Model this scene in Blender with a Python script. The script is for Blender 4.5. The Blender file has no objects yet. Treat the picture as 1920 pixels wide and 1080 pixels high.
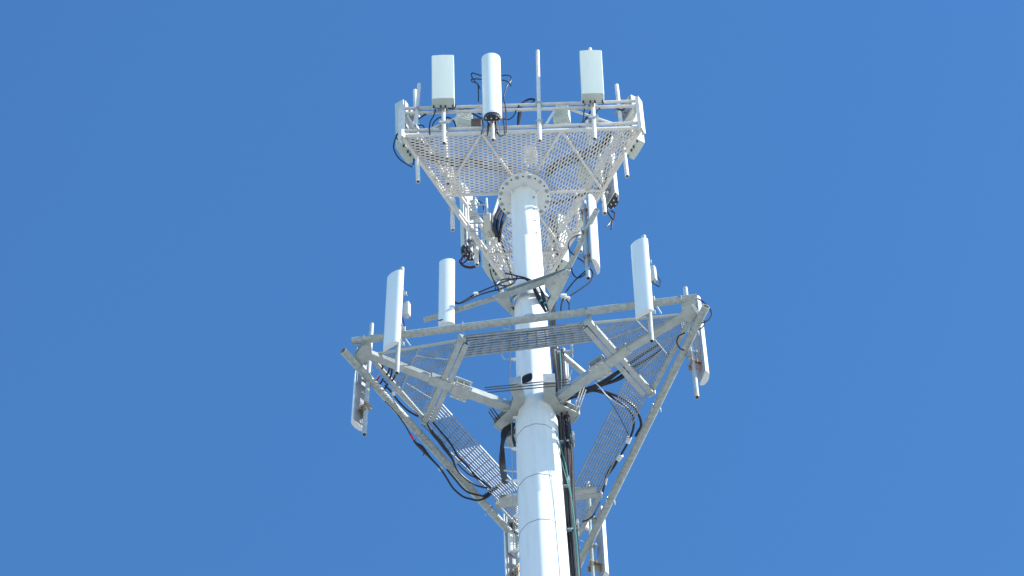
import bpy, math, random
from math import sin, cos, radians, degrees, pi, sqrt
from mathutils import Vector as V3, Matrix
random.seed(7)
scene = bpy.context.scene
COL = scene.collection

# ------------------------------------------------------------------ camera
FPX, PITCH, YAW, ROLL, DIST = 7737.475, 1.0643042, -0.0085498, -0.0471411, 29.9686
EYE = V3((0, -DIST, 1.6))
FW = V3((sin(YAW)*cos(PITCH), cos(YAW)*cos(PITCH), sin(PITCH)))
RT0 = V3((cos(YAW), -sin(YAW), 0)); UP0 = RT0.cross(FW)
RT = RT0*cos(ROLL) + UP0*sin(ROLL); UP = UP0*cos(ROLL) - RT0*sin(ROLL)
cam_d = bpy.data.cameras.new('camera'); cam = bpy.data.objects.new('camera', cam_d); COL.objects.link(cam)
M = Matrix((RT, UP, -FW)).transposed().to_4x4(); M.translation = EYE
cam.matrix_world = M
cam_d.sensor_width = 36; cam_d.lens = FPX/1920*36; cam_d.clip_end = 5000; cam_d.clip_start = .1
scene.camera = cam

# ------------------------------------------------------------------ light
SUN_AZ, SUN_EL = 77, 30          # degrees right of the direction from mast to camera / above horizon
sdir = V3((sin(radians(SUN_AZ))*cos(radians(SUN_EL)), -cos(radians(SUN_AZ))*cos(radians(SUN_EL)), sin(radians(SUN_EL))))
w = bpy.data.worlds.new('World'); scene.world = w; w.use_nodes = True
nt = w.node_tree; bg = nt.nodes['Background']
sky = nt.nodes.new('ShaderNodeTexSky'); sky.sky_type = 'NISHITA'; sky.sun_disc = False
sky.sun_elevation = radians(SUN_EL); sky.sun_rotation = radians(180-SUN_AZ)
sky.altitude = 0; sky.air_density = 1.0; sky.dust_density = 0.0; sky.ozone_density = 4.0
hs = nt.nodes.new('ShaderNodeHueSaturation'); hs.inputs['Saturation'].default_value = 1.17; hs.inputs['Value'].default_value = 1.12
nt.links.new(sky.outputs[0], hs.inputs['Color']); nt.links.new(hs.outputs[0], bg.inputs[0]); bg.inputs[1].default_value = 0.15
sl = bpy.data.lights.new('sun', 'SUN'); sl.energy = 5.0; sl.angle = radians(.5); sl.color = (1, .96, .9)
so = bpy.data.objects.new('sun', sl); COL.objects.link(so); so.rotation_euler = sdir.to_track_quat('Z', 'Y').to_euler()
so.location = (0, 0, 80)
scene.view_settings.view_transform = 'Standard'; scene.view_settings.look = 'None'
scene.view_settings.gamma = 1; scene.view_settings.exposure = 0.75

# ------------------------------------------------------------------ points measured on the mast
def ray(px, py): return FW*FPX + RT*(px-960) - UP*(py-540)
def H(px, py, z):                       # point of the level plane z
    d = ray(px, py); return EYE + d*((z-EYE.z)/d.z)
def Vp(px, py, y):                      # point of the upright plane y
    d = ray(px, py); return EYE + d*((y-EYE.y)/d.y)
def pix(P):
    d = P-EYE; z = d.dot(FW); return 960+FPX*d.dot(RT)/z, 540-FPX*d.dot(UP)/z
def axis_z(py):
    a, b = 5., 90.
    for _ in range(50):
        m = (a+b)/2
        if pix(V3((0, 0, m)))[1] > py: a = m
        else: b = m
    return a
HL, HU, HM = 51.965, 58.657, axis_z(575)

# ------------------------------------------------------------------ materials
def mat(name, c, rough=.5, metal=0, c2=None, scale=6, bump=0, detail=4, kind='noise', spec=.5):
    m = bpy.data.materials.new(name); m.use_nodes = True; n = m.node_tree.nodes; l = m.node_tree.links
    b = n['Principled BSDF']; b.inputs['Roughness'].default_value = rough; b.inputs['Metallic'].default_value = metal
    b.inputs['Base Color'].default_value = (*c, 1); b.inputs['Specular IOR Level'].default_value = spec
    if c2:
        tc = n.new('ShaderNodeTexCoord')
        if kind == 'noise':
            t = n.new('ShaderNodeTexNoise'); t.inputs['Detail'].default_value = detail
        else:
            t = n.new('ShaderNodeTexVoronoi')
        t.inputs['Scale'].default_value = scale
        src = tc.outputs['Object']
        if kind == 'streak':
            pass
        l.new(src, t.inputs['Vector'])
        r = n.new('ShaderNodeValToRGB'); r.color_ramp.elements[0].position = .35; r.color_ramp.elements[1].position = .68
        r.color_ramp.elements[0].color = (*c2, 1); r.color_ramp.elements[1].color = (*c, 1)
        l.new(t.outputs['Fac'] if kind == 'noise' else t.outputs['Color'], r.inputs[0]); l.new(r.outputs[0], b.inputs['Base Color'])
        if bump:
            bp = n.new('ShaderNodeBump'); bp.inputs['Strength'].default_value = bump; bp.inputs['Distance'].default_value = .004
            l.new(t.outputs[0], bp.inputs['Height']); l.new(bp.outputs[0], b.inputs['Normal'])
    return m
def streaky(name, c, c2, rough):
    m = mat(name, c, rough, 0, c2, 5); n = m.node_tree.nodes; l = m.node_tree.links
    t = [x for x in n if x.type == 'TEX_NOISE'][0]; tc = [x for x in n if x.type == 'TEX_COORD'][0]
    mp = n.new('ShaderNodeMapping'); mp.inputs['Scale'].default_value = (1.6, 1.6, .22)
    l.new(tc.outputs['Object'], mp.inputs[0]); l.new(mp.outputs[0], t.inputs['Vector'])
    r = [x for x in n if x.type == 'VALTORGB'][0]; r.color_ramp.elements[0].position = .2; r.color_ramp.elements[1].position = .5
    return m
POLE = streaky('white_mast_paint', (.79, .81, .78), (.69, .71, .69), .36)
TRUSS = mat('white_frame_paint', (.80, .77, .70), .45, 0, (.68, .65, .58), 9)
MESHM = mat('painted_mesh', (.84, .81, .75), .4, 0, (.72, .69, .63), 5)
GALV = mat('galvanised_steel', (.50, .54, .51), .45, .2, (.40, .435, .415), 9, bump=.25)
GALVD = mat('galvanised_pipe', (.46, .49, .455), .48, .2, (.32, .35, .33), 18, bump=.3)
GALVM = mat('galvanised_mesh', (.42, .45, .44), .4, .5, (.33, .36, .35), 10)
RAD = streaky('white_radome', (.77, .83, .80), (.72, .78, .75), .42)
RADG = streaky('pale_green_radome', (.56, .62, .55), (.52, .585, .52), .5)
BACK = mat('aluminium_back', (.42, .42, .44), .45, .2, (.32, .32, .34), 3)
BLACK = mat('black_cable', (.014, .014, .02), .42, 0, (.008, .008, .013), 8)
FADED = mat('faded_black_cable', (.045, .043, .048), .5, 0, (.02, .02, .022), 7)
DARK = mat('dark_plastic', (.03, .03, .04), .5)
HOLE = mat('dark_opening', (.01, .008, .012), .9)
TEAL = mat('green_wire', (.08, .30, .26), .5)
RED = mat('red_tape', (.5, .02, .04), .5)
TAPE = mat('white_tape', (.8, .8, .78), .5)
GOLD = mat('yellow_zinc', (.45, .34, .18), .4, .4, (.35, .25, .12), 12)
RUST = mat('orange_bracket', (.42, .25, .18), .55, 0, (.30, .21, .16), 10)
STEEL = mat('bright_steel', (.7, .7, .7), .25, .9)
RODM = mat('dark_threaded_steel', (.12, .12, .13), .5, .5)
SEAM = mat('seam_line', (.22, .24, .26), .6)
GREYU = mat('grey_cabinet', (.62, .64, .62), .45, 0, (.55, .57, .56), 4)
CAPM = mat('radome_end_cap', (.74, .76, .75), .5)

# ------------------------------------------------------------------ mesh builder
def wloc(o):
    p = V3((0, 0, 0))
    while o: p += o.location; o = o.parent
    return p
class MB:
    def __init__(s): s.v = []; s.f = []; s.mi = []; s.m = 0
    def add(s, vs, fs):
        n = len(s.v); s.v += [V3(x) for x in vs]; s.f += [tuple(n+i for i in f) for f in fs]; s.mi += [s.m]*len(fs); return s
    def box(s, c, a, b, d):
        c, a, b, d = V3(c), V3(a), V3(b), V3(d)
        vs = [c+a*i+b*j+d*k for k in (-1, 1) for j in (-1, 1) for i in (-1, 1)]
        return s.add(vs, [(0, 2, 3, 1), (4, 5, 7, 6), (0, 1, 5, 4), (2, 6, 7, 3), (0, 4, 6, 2), (1, 3, 7, 5)])
    def bar(s, p, q, w, h, up=(0, 0, 1)):
        p, q, up = V3(p), V3(q), V3(up); d = q-p; x = d.cross(up)
        if x.length < 1e-6: x = d.cross(V3((1, 0, 0)))
        x.normalize(); y = x.cross(d).normalized()
        return s.box((p+q)/2, d/2, x*w/2, y*h/2)
    def prism(s, poly, e):
        e = V3(e); n = len(poly); vs = [V3(p) for p in poly]; vs += [p+e for p in vs]
        return s.add(vs, [tuple(range(n))[::-1], tuple(range(n, 2*n))]+[(i, (i+1) % n, n+(i+1) % n, n+i) for i in range(n)])
    def sweep(s, pts, r, n=8, caps=True, hollow=0):
        pts = [V3(p) for p in pts]; k = len(pts)
        rr = r if isinstance(r, (list, tuple)) else [r]*k
        t0 = (pts[1]-pts[0]).normalized(); x = t0.orthogonal().normalized(); rings = []
        for i in range(k):
            t = (pts[min(i+1, k-1)]-pts[max(i-1, 0)]).normalized()
            x = (x-t*x.dot(t)).normalized(); y = t.cross(x)
            rings.append([pts[i]+(x*cos(2*pi*j/n)+y*sin(2*pi*j/n))*rr[i] for j in range(n)])
        if hollow:
            def inner(ring, c, off): return [c+(p-c)*hollow+off for p in ring]
            t1 = (pts[-1]-pts[-2]).normalized(); dep = min(rr[0]*8, (pts[-1]-pts[0]).length*.3)
            rings = [inner(rings[0], pts[0], t0*dep), inner(rings[0], pts[0], V3((0, 0, 0)))]+rings+[inner(rings[-1], pts[-1], V3((0, 0, 0))), inner(rings[-1], pts[-1], -t1*dep)]
            k += 4
        vs = [p for rg in rings for p in rg]
        fs = [(i*n+j, i*n+(j+1) % n, (i+1)*n+(j+1) % n, (i+1)*n+j) for i in range(k-1) for j in range(n)]
        if caps: fs += [tuple(range(n))[::-1], tuple((k-1)*n+j for j in range(n))]
        return s.add(vs, fs)
    def tube(s, p, q, r, n=14, hollow=0): return s.sweep([p, q], r, n, True, hollow)
    def build(s, name, m, parent=None, sharp=35, bevel=0):
        me = bpy.data.meshes.new(name)
        o = bpy.data.objects.new(name, me); COL.objects.link(o)
        if parent: o.parent = parent; off = wloc(parent)
        else:
            off = sum(s.v, V3((0, 0, 0)))/len(s.v); off.z = min(p.z for p in s.v); o.location = off
        me.from_pydata([p-off for p in s.v], [], s.f)
        ms = m if isinstance(m, (list, tuple)) else [m]
        for q in ms: me.materials.append(q)
        if len(ms) > 1: me.polygons.foreach_set('material_index', s.mi)
        me.validate(); me.update()
        import bmesh
        bm = bmesh.new(); bm.from_mesh(me); bmesh.ops.recalc_face_normals(bm, faces=bm.faces); bm.to_mesh(me); bm.free()
        me.shade_smooth(); me.set_sharp_from_angle(angle=radians(sharp))
        if bevel:
            b = o.modifiers.new('bevel', 'BEVEL'); b.width = bevel; b.segments = 2; b.limit_method = 'ANGLE'; b.angle_limit = radians(40)
        return o
def tag(o, label, cat, group=None, kind=None):
    if label: o['label'] = label
    if cat: o['category'] = cat
    if group: o['group'] = group
    if kind: o['kind'] = kind
    return o
def empty(name, loc, label, cat, group=None):
    o = bpy.data.objects.new(name, None); COL.objects.link(o); o.location = V3(loc); o.empty_display_size = .2
    return tag(o, label, cat, group)
def smooth(pts, n=6):
    pts = [V3(p) for p in pts]
    if len(pts) < 3: return pts
    P = [pts[0]*2-pts[1]]+pts+[pts[-1]*2-pts[-2]]; out = []
    for i in range(1, len(P)-2):
        a, b, c, d = P[i-1:i+3]
        for k in range(n):
            t = k/n
            out.append(.5*((2*b)+(c-a)*t+(2*a-5*b+4*c-d)*t*t+(3*b-a-3*c+d)*t**3))
    out.append(pts[-1]); return out

# ------------------------------------------------------------------ setting: ground
g = MB(); N = 48; Rg = 2500
g.add([(0, 0, 0)]+[(Rg*cos(2*pi*i/N), Rg*sin(2*pi*i/N), 0) for i in range(N)], [(0, 1+i, 1+(i+1) % N) for i in range(N)])
gm = mat('pale_dry_ground', (.42, .41, .37), .95, 0, (.32, .31, .27), .35, detail=8)
tag(g.build('ground', gm), 'pale dry ground far below the mast', None, kind='structure')

# ------------------------------------------------------------------ the mast
mast = empty('monopole_mast', (0, 0, 0), 'tall white painted steel monopole with bolted flange, weld seams and step pegs', 'cell tower')
NS = 36
def ring12(R, z, ph=-5):
    out = []
    for i in range(12):
        for k, q in ((-4.2, .9935), (0, .9955), (4.2, .9935)):
            a = radians(ph+30*i+k); out.append(V3((R*q*sin(a), -R*q*cos(a), z)))
    return out
def poly_tube(mb, specs):
    rings = [ring12(R, z) for R, z in specs]; vs = [p for r in rings for p in r]; k = len(rings)
    fs = [(i*NS+j, i*NS+(j+1) % NS, (i+1)*NS+(j+1) % NS, (i+1)*NS+j) for i in range(k-1) for j in range(NS)]
    fs += [tuple(range(NS)), tuple((k-1)*NS+j for j in range(NS))]
    mb.add(vs, fs)
ZS = axis_z(792)                                 # top of the wide lower section
def Rl(z): return .302+(ZS-z)*.0085
def Ru(z): return .268-(z-ZS)*.0082
ZF = 58.50
m = MB(); poly_tube(m, [(Rl(.1), .1), (Rl(ZS-.3), ZS-.3), (.302, ZS-.02), (.292, ZS)]); low = m.build('lower_section', POLE, mast, sharp=40)
m = MB(); poly_tube(m, [(Ru(ZS-.2), ZS-.2), (Ru(ZF), ZF)]); upp = m.build('upper_section', POLE, mast, sharp=40)
def seam(z, R, parent):
    m = MB(); rg = [ring12(R+.001, z-.006), ring12(R+.0035, z-.006), ring12(R+.0035, z+.006), ring12(R+.001, z+.006)]
    vs = [p for r in rg for p in r]
    m.add(vs, [(i*NS+j, i*NS+(j+1) % NS, ((i+1) % 4)*NS+(j+1) % NS, ((i+1) % 4)*NS+j) for i in range(4) for j in range(NS)])
    m.build('weld_seam', SEAM, parent)
def zfront(py, R):                               # height whose near wall shows at picture row py
    z = axis_z(py)
    for _ in range(6): z += (pix(V3((0, -R, z)))[1]-py)/70.
    return z
for py in (794, 889, 975): z = zfront(py, .31); seam(z, Rl(z), low)
for py in (588,): z = zfront(py, .25); seam(z, Ru(z), upp)
for z in (46, 44.2, 42, 39, 36, 33, 30, 27, 24, 21, 18, 15, 12, 9, 6, 3): seam(z, Rl(z), low)
# base plate
m = MB(); m.tube((0, 0, 0), (0, 0, .1), 1.05, 32); m.build('base_plate', GALV, mast)
# top flange
RF = .408
m = MB(); m.tube((0, 0, ZF), (0, 0, ZF+.035), RF, 48); fl = m.build('flange', POLE, mast)
m = MB(); m.tube((0, 0, ZF+.037), (0, 0, ZF+.07), RF-.006, 48); m.build('flange_top_plate', TRUSS, mast)
for i in range(12):
    a = radians(15+30*i); p = V3((.368*sin(a), -.368*cos(a), ZF))
    m = MB(); m.tube(p+V3((0, 0, .002)), p-V3((0, 0, .006)), .031, 16); m.tube(p-V3((0, 0, .004)), p-V3((0, 0, .03)), .021, 6); m.tube(p-V3((0, 0, .025)), p-V3((0, 0, .05)), .012, 8); m.build('bolt', GALV, fl)
    a = radians(30*i); p = V3((.372*sin(a), -.372*cos(a), ZF))
    m = MB(); m.tube(p+V3((0, 0, .002)), p-V3((0, 0, .003)), .014, 10); m.build('bolt_hole', HOLE, fl)
for i in range(6):
    a = radians(5+60*i); d = V3((sin(a), -cos(a), 0)); t = V3((cos(a), sin(a), 0))*.006; r0 = .19
    m = MB(); m.prism([d*r0+V3((0, 0, ZF))-t, d*.29+V3((0, 0, ZF))-t, d*r0+V3((0, 0, ZF-.13))-t], t*2); m.build('gusset', POLE, fl)
# step bolts and safety line
def on_face(px, py, R):
    y = -R*.9
    for _ in range(4):
        P = Vp(px, py, y); y = -sqrt(max(.0001, R*R*.95-P.x**2))
    return P
for px, py in ((1000, 371), (1001, 393), (1002, 415), (1004.5, 438)):
    P = on_face(px, py, .215); n = V3((P.x, P.y, 0)).normalized()
    m = MB(); m.tube(P-n*.01, P+n*.035, .012, 8); m.tube(P+n*.004, P+n*.018, .02, 6); m.build('step_bolt', GALV, mast)
for px, py in ((959, 408), (959, 432), (960, 456), (961, 497), (963, 577), (966, 677), (968.5, 787), (970.5, 846), (971.5, 906), (972.5, 972), (974.5, 1035)):
    P = Vp(px, py, 0); R = (Ru(P.z) if P.z > ZS else Rl(P.z)); n = V3((-1, -.12, 0)).normalized(); P = n*(R*.96)+V3((0, 0, P.z))
    m = MB(); m.tube(P-n*.02, P+n*.045, .026, 10); m.tube(P+n*.04, P+n*.075, .017, 6); m.build('step_socket', POLE, mast)
for px, py in ((946, 617), (946, 673)):
    P = Vp(964, py+4, 0); Q = Vp(px-4, py-3, 0); m = MB(); m.sweep(smooth([P, P.lerp(Q, .5), Vp(px, py, 0), Q+V3((0, 0, .05)), Q+V3((0, 0, .1))], 4), .011, 6); m.build('hook_rod', GALVD, mast)
m = MB(); m.sweep([Vp(955, 450, -.02), Vp(955, 560, -.02), Vp(957.5, 700, -.02), Vp(960, 850, -.02), Vp(964, 1080, -.02), V3((-.86, -.02, .1))], .005, 5)
tag(m.build('safety_climb_wire', GALVD), 'thin dark steel climbing wire strung straight down beside the shaded side of the mast', 'wire')
# hand hole
P = on_face(989, 711, .262); n = V3((P.x, P.y, 0)).normalized(); t = V3((-n.y, n.x, 0)); u = V3((0, 0, 1))
def rr(c, t, u, a, b, k=5): return [c+t*(a*math.copysign(abs(cos(x))**.6, cos(x)))+u*(b*math.copysign(abs(sin(x))**.6, sin(x))) for x in [2*pi*i/20 for i in range(20)]]
m = MB(); m.prism(rr(P-n*.02, t, u, .083, .125), n*.028); hh = m.build('hand_hole', HOLE, mast)
m = MB(); o1 = rr(P-n*.02, t, u, .098, .142); i1 = rr(P-n*.02, t, u, .083, .125); o2 = [p+n*.04 for p in o1]; i2 = [p+n*.04 for p in i1]
m.add(o1+i1+o2+i2, [(i, (i+1) % 20, 40+(i+1) % 20, 40+i) for i in range(20)]+[(20+i, 60+i, 60+(i+1) % 20, 20+(i+1) % 20) for i in range(20)]+[(40+i, 40+(i+1) % 20, 60+(i+1) % 20, 60+i) for i in range(20)]); m.build('rim', POLE, hh)

# ------------------------------------------------------------------ expanded metal, bar grating
def inside(p, poly):
    c = 0; n = len(poly)
    for i in range(n):
        a, b = poly[i], poly[(i+1) % n]
        cr = (b[0]-a[0])*(p[1]-a[1])-(b[1]-a[1])*(p[0]-a[0])
        if cr > 0: c += 1
        else: c -= 1
    return abs(c) == n
def expanded(mb, poly, z, u, pitch, lwd, w, t, tilt=.45):
    u = V3((u[0], u[1], 0)).normalized(); v = V3((-u.y, u.x, 0)); P = [V3((p[0], p[1], 0)) for p in poly]
    us = [p.dot(u) for p in P]; vs = [p.dot(v) for p in P]; pp = [(a, b) for a, b in zip(us, vs)]
    hy = pitch/2
    for k in range(int(min(vs)/hy)-1, int(max(vs)/hy)+2):
        pts = []
        for j in range(int(min(us)/(lwd/4))-2, int(max(us)/(lwd/4))+3):
            ph = (j+2*(k % 2)) % 4                       # flat bond, slope, flat bond, slope
            off = hy*.38 if ph in (0, 1) else -hy*.38
            pts.append((j*lwd/4, k*hy+off))
        for a, b in zip(pts, pts[1:]):
            mx = ((a[0]+b[0])/2, (a[1]+b[1])/2)
            if not inside(mx, pp): continue
            A = u*a[0]+v*a[1]+V3((0, 0, z)); B = u*b[0]+v*b[1]+V3((0, 0, z))
            d = (B-A).normalized(); s = d.cross(V3((0, 0, 1))); h = V3((0, 0, 1))
            tl = tilt; s, h = s*cos(tl)+h*sin(tl), h*cos(tl)-s*sin(tl)
            A2, B2 = A-d*w*.2, B+d*w*.2
            c = [A2+s*w/2+h*t/2, A2-s*w/2+h*t/2, A2-s*w/2-h*t/2, A2+s*w/2-h*t/2]; e = [q+(B2-A2) for q in c]
            mb.add(c+e, [(i, (i+1) % 4, 4+(i+1) % 4, 4+i) for i in range(4)])
def bargrate(mb, a0, a1, b0, b1, n, cross, depth=.035, th=.009, cw=.008):
    # long bars run from edge a0-a1 to edge b0-b1
    for i in range(n):
        t = i/(n-1); mb.bar(a0.lerp(a1, t), b0.lerp(b1, t), th if 0 < i < n-1 else th*1.6, depth)
    for i in range(cross):
        t = (i+.5)/cross; p, q = a0.lerp(b0, t), a1.lerp(b1, t); up = V3((0, 0, depth*.36)); mb.bar(p+up, q+up, cw, .008)

def ubolt(P, axis_dir, r, out, parent, mt=STEEL):
    # a U shaped clamp round a pipe at P, legs towards -out
    out = V3(out).normalized(); ax = V3(axis_dir).normalized(); s = ax.cross(out).normalized(); pts = [P-out*r*1.7+s*r*1.15]
    for k in range(9):
        a = pi*k/8; pts.append(P+s*r*1.15*cos(a)+out*r*1.15*sin(a))
    pts.append(P-out*r*1.7-s*r*1.15)
    m = MB(); m.sweep(pts, .009, 6); m.build('u_bolt', mt, parent)
def unit(v): return V3(v).normalized()
ZU = V3((0, 0, 1))

# ------------------------------------------------------------------ lower triangular platform
plat = empty('antenna_platform', (0, 0, HL), 'large galvanised triangular platform clamped round the mast, with three corner gratings and bar walkways', 'platform', 'antenna platforms on the mast')
def arm(tip, mid, root, wo=.105, wi=.135):
    tip, mid, root = V3(tip), V3(mid), V3(root); d = (root-tip).normalized()
    m = MB(); m.bar(tip, mid+d*.15, wo, wo); a = m.build('support_arm', GALV, plat, bevel=.006)
    m = MB(); m.bar(mid, root, wi, wi); s = m.build('arm_sleeve', GALV, a, bevel=.006)
    c = mid.lerp(root, .38); x = d.cross(ZU).normalized()
    for sg in (1, -1):
        m = MB(); q = c+ZU*sg*(wi/2+.009); m.box(q, d*.13, x*.13, ZU*.007)
        m.build('clamp_plate', GALV, a)
    for sx in (-1, 1):
        for k in (-1, 0, 1):
            q = c+d*.1*k+x*sx*.105; m = MB(); m.tube(q-ZU*(wi/2+.04), q+ZU*(wi/2+.04), .011, 8); m.tube(q-ZU*(wi/2+.032), q-ZU*(wi/2+.018), .019, 6); m.tube(q+ZU*(wi/2+.018), q+ZU*(wi/2+.032), .019, 6)
            m.build('clamp_bolt', STEEL, a)
    # forked end that carries the pipes
    y = d.cross(ZU).normalized()
    m = MB(); m.prism([tip-d*.06+y*.12+ZU*-.06, tip-d*.09-y*.12+ZU*-.06, tip+d*.05-y*.16+ZU*-.06, tip+d*.16+ZU*-.06, tip+d*.05+y*.16+ZU*-.06], ZU*.012); m.build('end_plate', GALV, a)
    m = MB(); m.prism([tip-d*.06+y*.12+ZU*.055, tip-d*.09-y*.12+ZU*.055, tip+d*.05-y*.16+ZU*.055, tip+d*.16+ZU*.055, tip+d*.05+y*.16+ZU*.055], ZU*.012); m.build('end_plate', GALV, a)
    return a
LT, LM, LR = H(680, 660, HL), H(806, 709, HL), H(957, 764, HL)
RTt, RM, RR = H(1296, 584, HL), H(1178, 652, HL), H(1040, 752, HL)
arm(LT, LM, LR); arm(RTt, RM, RR)
FT = V3((.21, 2.62, HL)); arm(FT, V3((.15, 1.6, HL)), V3((.03, .38, HL)))
# face pipes
RP = .056; DZ = .115
NP = (H(660, 640, HL+DZ), H(1307, 558, HL+DZ)); LP = (H(643, 657, HL-DZ), H(985, 1029, HL-DZ)); RPp = (H(1324, 574, HL-DZ), H(1078, 1072, HL-DZ))
LPx = H(1010, 1056, HL-DZ)
fps = []
for a, b in (NP, LP, RPp):
    m = MB(); m.tube(a, b, RP, 18, hollow=.86); fps.append(m.build('face_pipe', GALVD, plat))
# cross channels near the three corners (a pair of angles each)
def channel(a, b, off):
    a, b = V3(a), V3(b); d = (b-a).normalized(); s = d.cross(ZU).normalized()*off
    m = MB(); m.bar(a, b, .085, .09); c = m.build('cross_beam', GALV, plat, bevel=.005)
    m = MB(); m.bar(a+s+ZU*-.045, b+s*1.0+ZU*-.045, .075, .008); m.bar(a+s*1.42, b+s*1.42, .008, .09); m.bar(a+s+ZU*.04, b+s+ZU*.04, .075, .008); m.build('outer_angle', GALV, c)
    return c
zc = HL-.02
c1 = channel(H(866, 632, zc+.1), H(797, 790, zc), 0)if False else None
CLa, CLb = H(866, 633, HL), H(796, 790, HL); CRa, CRb = H(1102, 601, HL), H(1222, 737, HL); CFa, CFb = H(930, 946, HL), H(1127, 926, HL)
def inward(a, b):
    d = (b-a).normalized(); s = d.cross(ZU); mid = (a+b)/2; return 1 if s.dot(-mid.to_2d().to_3d()) > 0 else -1
for a, b in ((CLa, CLb), (CRa, CRb), (CFa, CFb)):
    s = inward(a, b); d = (b-a).normalized(); n = d.cross(ZU).normalized()*s
    m = MB(); m.bar(a, b, .08, .085); c = m.build('cross_beam', GALV, plat, bevel=.005)
    m = MB(); aa, bb = a+n*.09, b+n*.09; k = .04; aa = aa+(bb-aa)*k; bb = bb-(bb-aa)*k
    m.bar(aa-ZU*.042, bb-ZU*.042, .075, .008); m.bar(aa+n*.034, bb+n*.034, .008, .085); m.build('walkway_angle', GALV, c)
    for e in (a, b):
        m = MB(); m.box(e+ZU*0, d*.012, n*.06, ZU*.07); m.build('beam_end_plate', GALV, c)
# corner gratings: outline in plan, framed
zt = HL+.075
CG = {'L': [H(692, 664, zt), H(862, 636, zt), H(797, 786, zt)], 'R': [H(1300, 586, zt), H(1104, 604, zt), H(1221, 733, zt)], 'F': [V3((.22, 2.72, zt)), CFa+ZU*.07, CFb+ZU*.07]}
for key, tri in CG.items():
    u = (tri[2]-tri[1])
    m = MB(); expanded(m, tri, zt, u, .034, .062, .0085, .003, .5); gq = m.build('corner_grating', GALVM, plat, sharp=80)
    for a, b, wd in ((tri[0], tri[1], .03), (tri[0], tri[2], .06)):
        m = MB(); m.bar(a-ZU*.03, b-ZU*.03, wd, .035 if wd < .05 else .05); m.build('edge_rail', GALV, gq)
    c = (tri[1]+tri[2])/2; am = tri[0].lerp(c, .55)
    for s in (1, 2):
        e = tri[0].lerp(tri[s], .56); f = am.lerp(c, .2); m = MB(); m.bar(e-ZU*.022, am.lerp(c, .0)-ZU*.022, .014, .02); m.build('mesh_support', GALV, gq)
        m = MB(); h0 = e.lerp(am, .42); h1 = c.lerp(tri[s], .5); m.bar(h0-ZU*.020, h1-ZU*.020, .012, .016); m.build('mesh_support', GALV, gq)
# bar walkways
zb = HL+.03
def walkway(pa0, pa1, pb0, pb1, n, cross, z=zb, depth=.035, th=.009, cw=.008):
    m = MB(); bargrate(m, H(*pa0, z), H(*pa1, z), H(*pb0, z), H(*pb1, z), n, cross, depth, th, cw); return m.build('bar_walkway', GALVM, plat)
walkway((870, 631), (858, 669), (1108, 605), (1122, 637), 9, 15, depth=.04, th=.013, cw=.022)
walkway((824, 753), (791, 795), (972, 915), (934, 938), 11, 13)
walkway((1180, 702), (1212, 740), (1076, 912), (1126, 918), 11, 16)
# clamp bolts where pipes meet beams
def ub(px, py, fp, pr): 
    a, b = pr; P = H(px, py, a.z); ubolt(P, b-a, RP, (0, 0, 1) if a.z < HL else (0, 0, 1), fp)
for px, py in ((683, 637), (868, 611), (1100, 584), (1277, 562)): ub(px, py, fps[0], NP)
for px, py in ((672, 689), (786, 813), (917, 955)): ub(px, py, fps[1], LP)
for px, py in ((1302, 619), (1231, 763), (1145, 937)): ub(px, py, fps[2], RPp)
# collar round the mast
col = MB(); zk = HL-.1
def bent(pts, w, h):
    m = MB(); pts = [V3(p) for p in pts]
    n = len(pts); L = []; R = []
    for i in range(n):
        d = (pts[min(i+1, n-1)]-pts[max(i-1, 0)]).normalized(); s = d.cross(ZU).normalized()*w/2; L.append(pts[i]+s); R.append(pts[i]-s)
    vs = []; 
    for k in (-h/2, h/2): vs += [p+ZU*k for p in L]+[p+ZU*k for p in R]
    f = []
    for i in range(n-1):
        f += [(i, i+1, n+i+1, n+i), (2*n+i, 3*n+i, 3*n+i+1, 2*n+i+1), (i, 2*n+i, 2*n+i+1, i+1), (n+i, n+i+1, 3*n+i+1, 3*n+i)]
    f += [(0, n, 3*n, 2*n), (n-1, 2*n+n-1, 4*n-1, 2*n-1)]
    m.add(vs, f); return m
E1 = [H(967, 722, zk), H(974, 746, zk), H(966, 772, zk), H(934, 803, zk)]
E2 = [H(1030, 716, zk), H(1030, 744, zk), H(1043, 765, zk), H(1081, 784, zk)]
E3 = [V3((-.42, .42, zk)), V3((-.18, .33, zk)), V3((.16, .34, zk)), V3((.42, .42, zk))]
ck = []
for E_ in (E1, E2, E3):
    c = bent(E_, .175, .02).build('collar_plate', GALV, plat); ck.append(c)
    for k, (a, b) in enumerate(((-.078, .0), (.078, 0))):
        pass
    pts = [V3(p) for p in E_]; 
    side = -1 if E_ is not E3 else 1
    mm = bent([p+ZU*.11 for p in pts], .012, .22); mm.build('collar_web', GALV, c)
    mm = bent([p+ZU*.21 for p in pts], .13, .012); mm.build('collar_flange', GALV, c)
    for e, f in ((pts[0], pts[1]), (pts[-1], pts[-2])):
        d = (e-f).normalized(); s = d.cross(ZU); m = MB(); m.box(e+ZU*.1, d*.008, s*.085, ZU*.12); m.build('end_lug', GALV, c)
for k, (p, q) in enumerate((((908, 727), (1066, 711)), ((910, 731), (1068, 716)), ((914, 736), (1070, 721)))):
    zz = zk+.15-k*.07; m = MB(); m.tube(H(p[0], p[1], zk+.02), H(q[0], q[1], zk+.02), .008, 8) if False else m.tube(Vp(p[0], p[1], E1[0].y), Vp(q[0], q[1], E2[0].y), .0085, 8); m.build('threaded_rod', RODM, plat)
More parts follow.
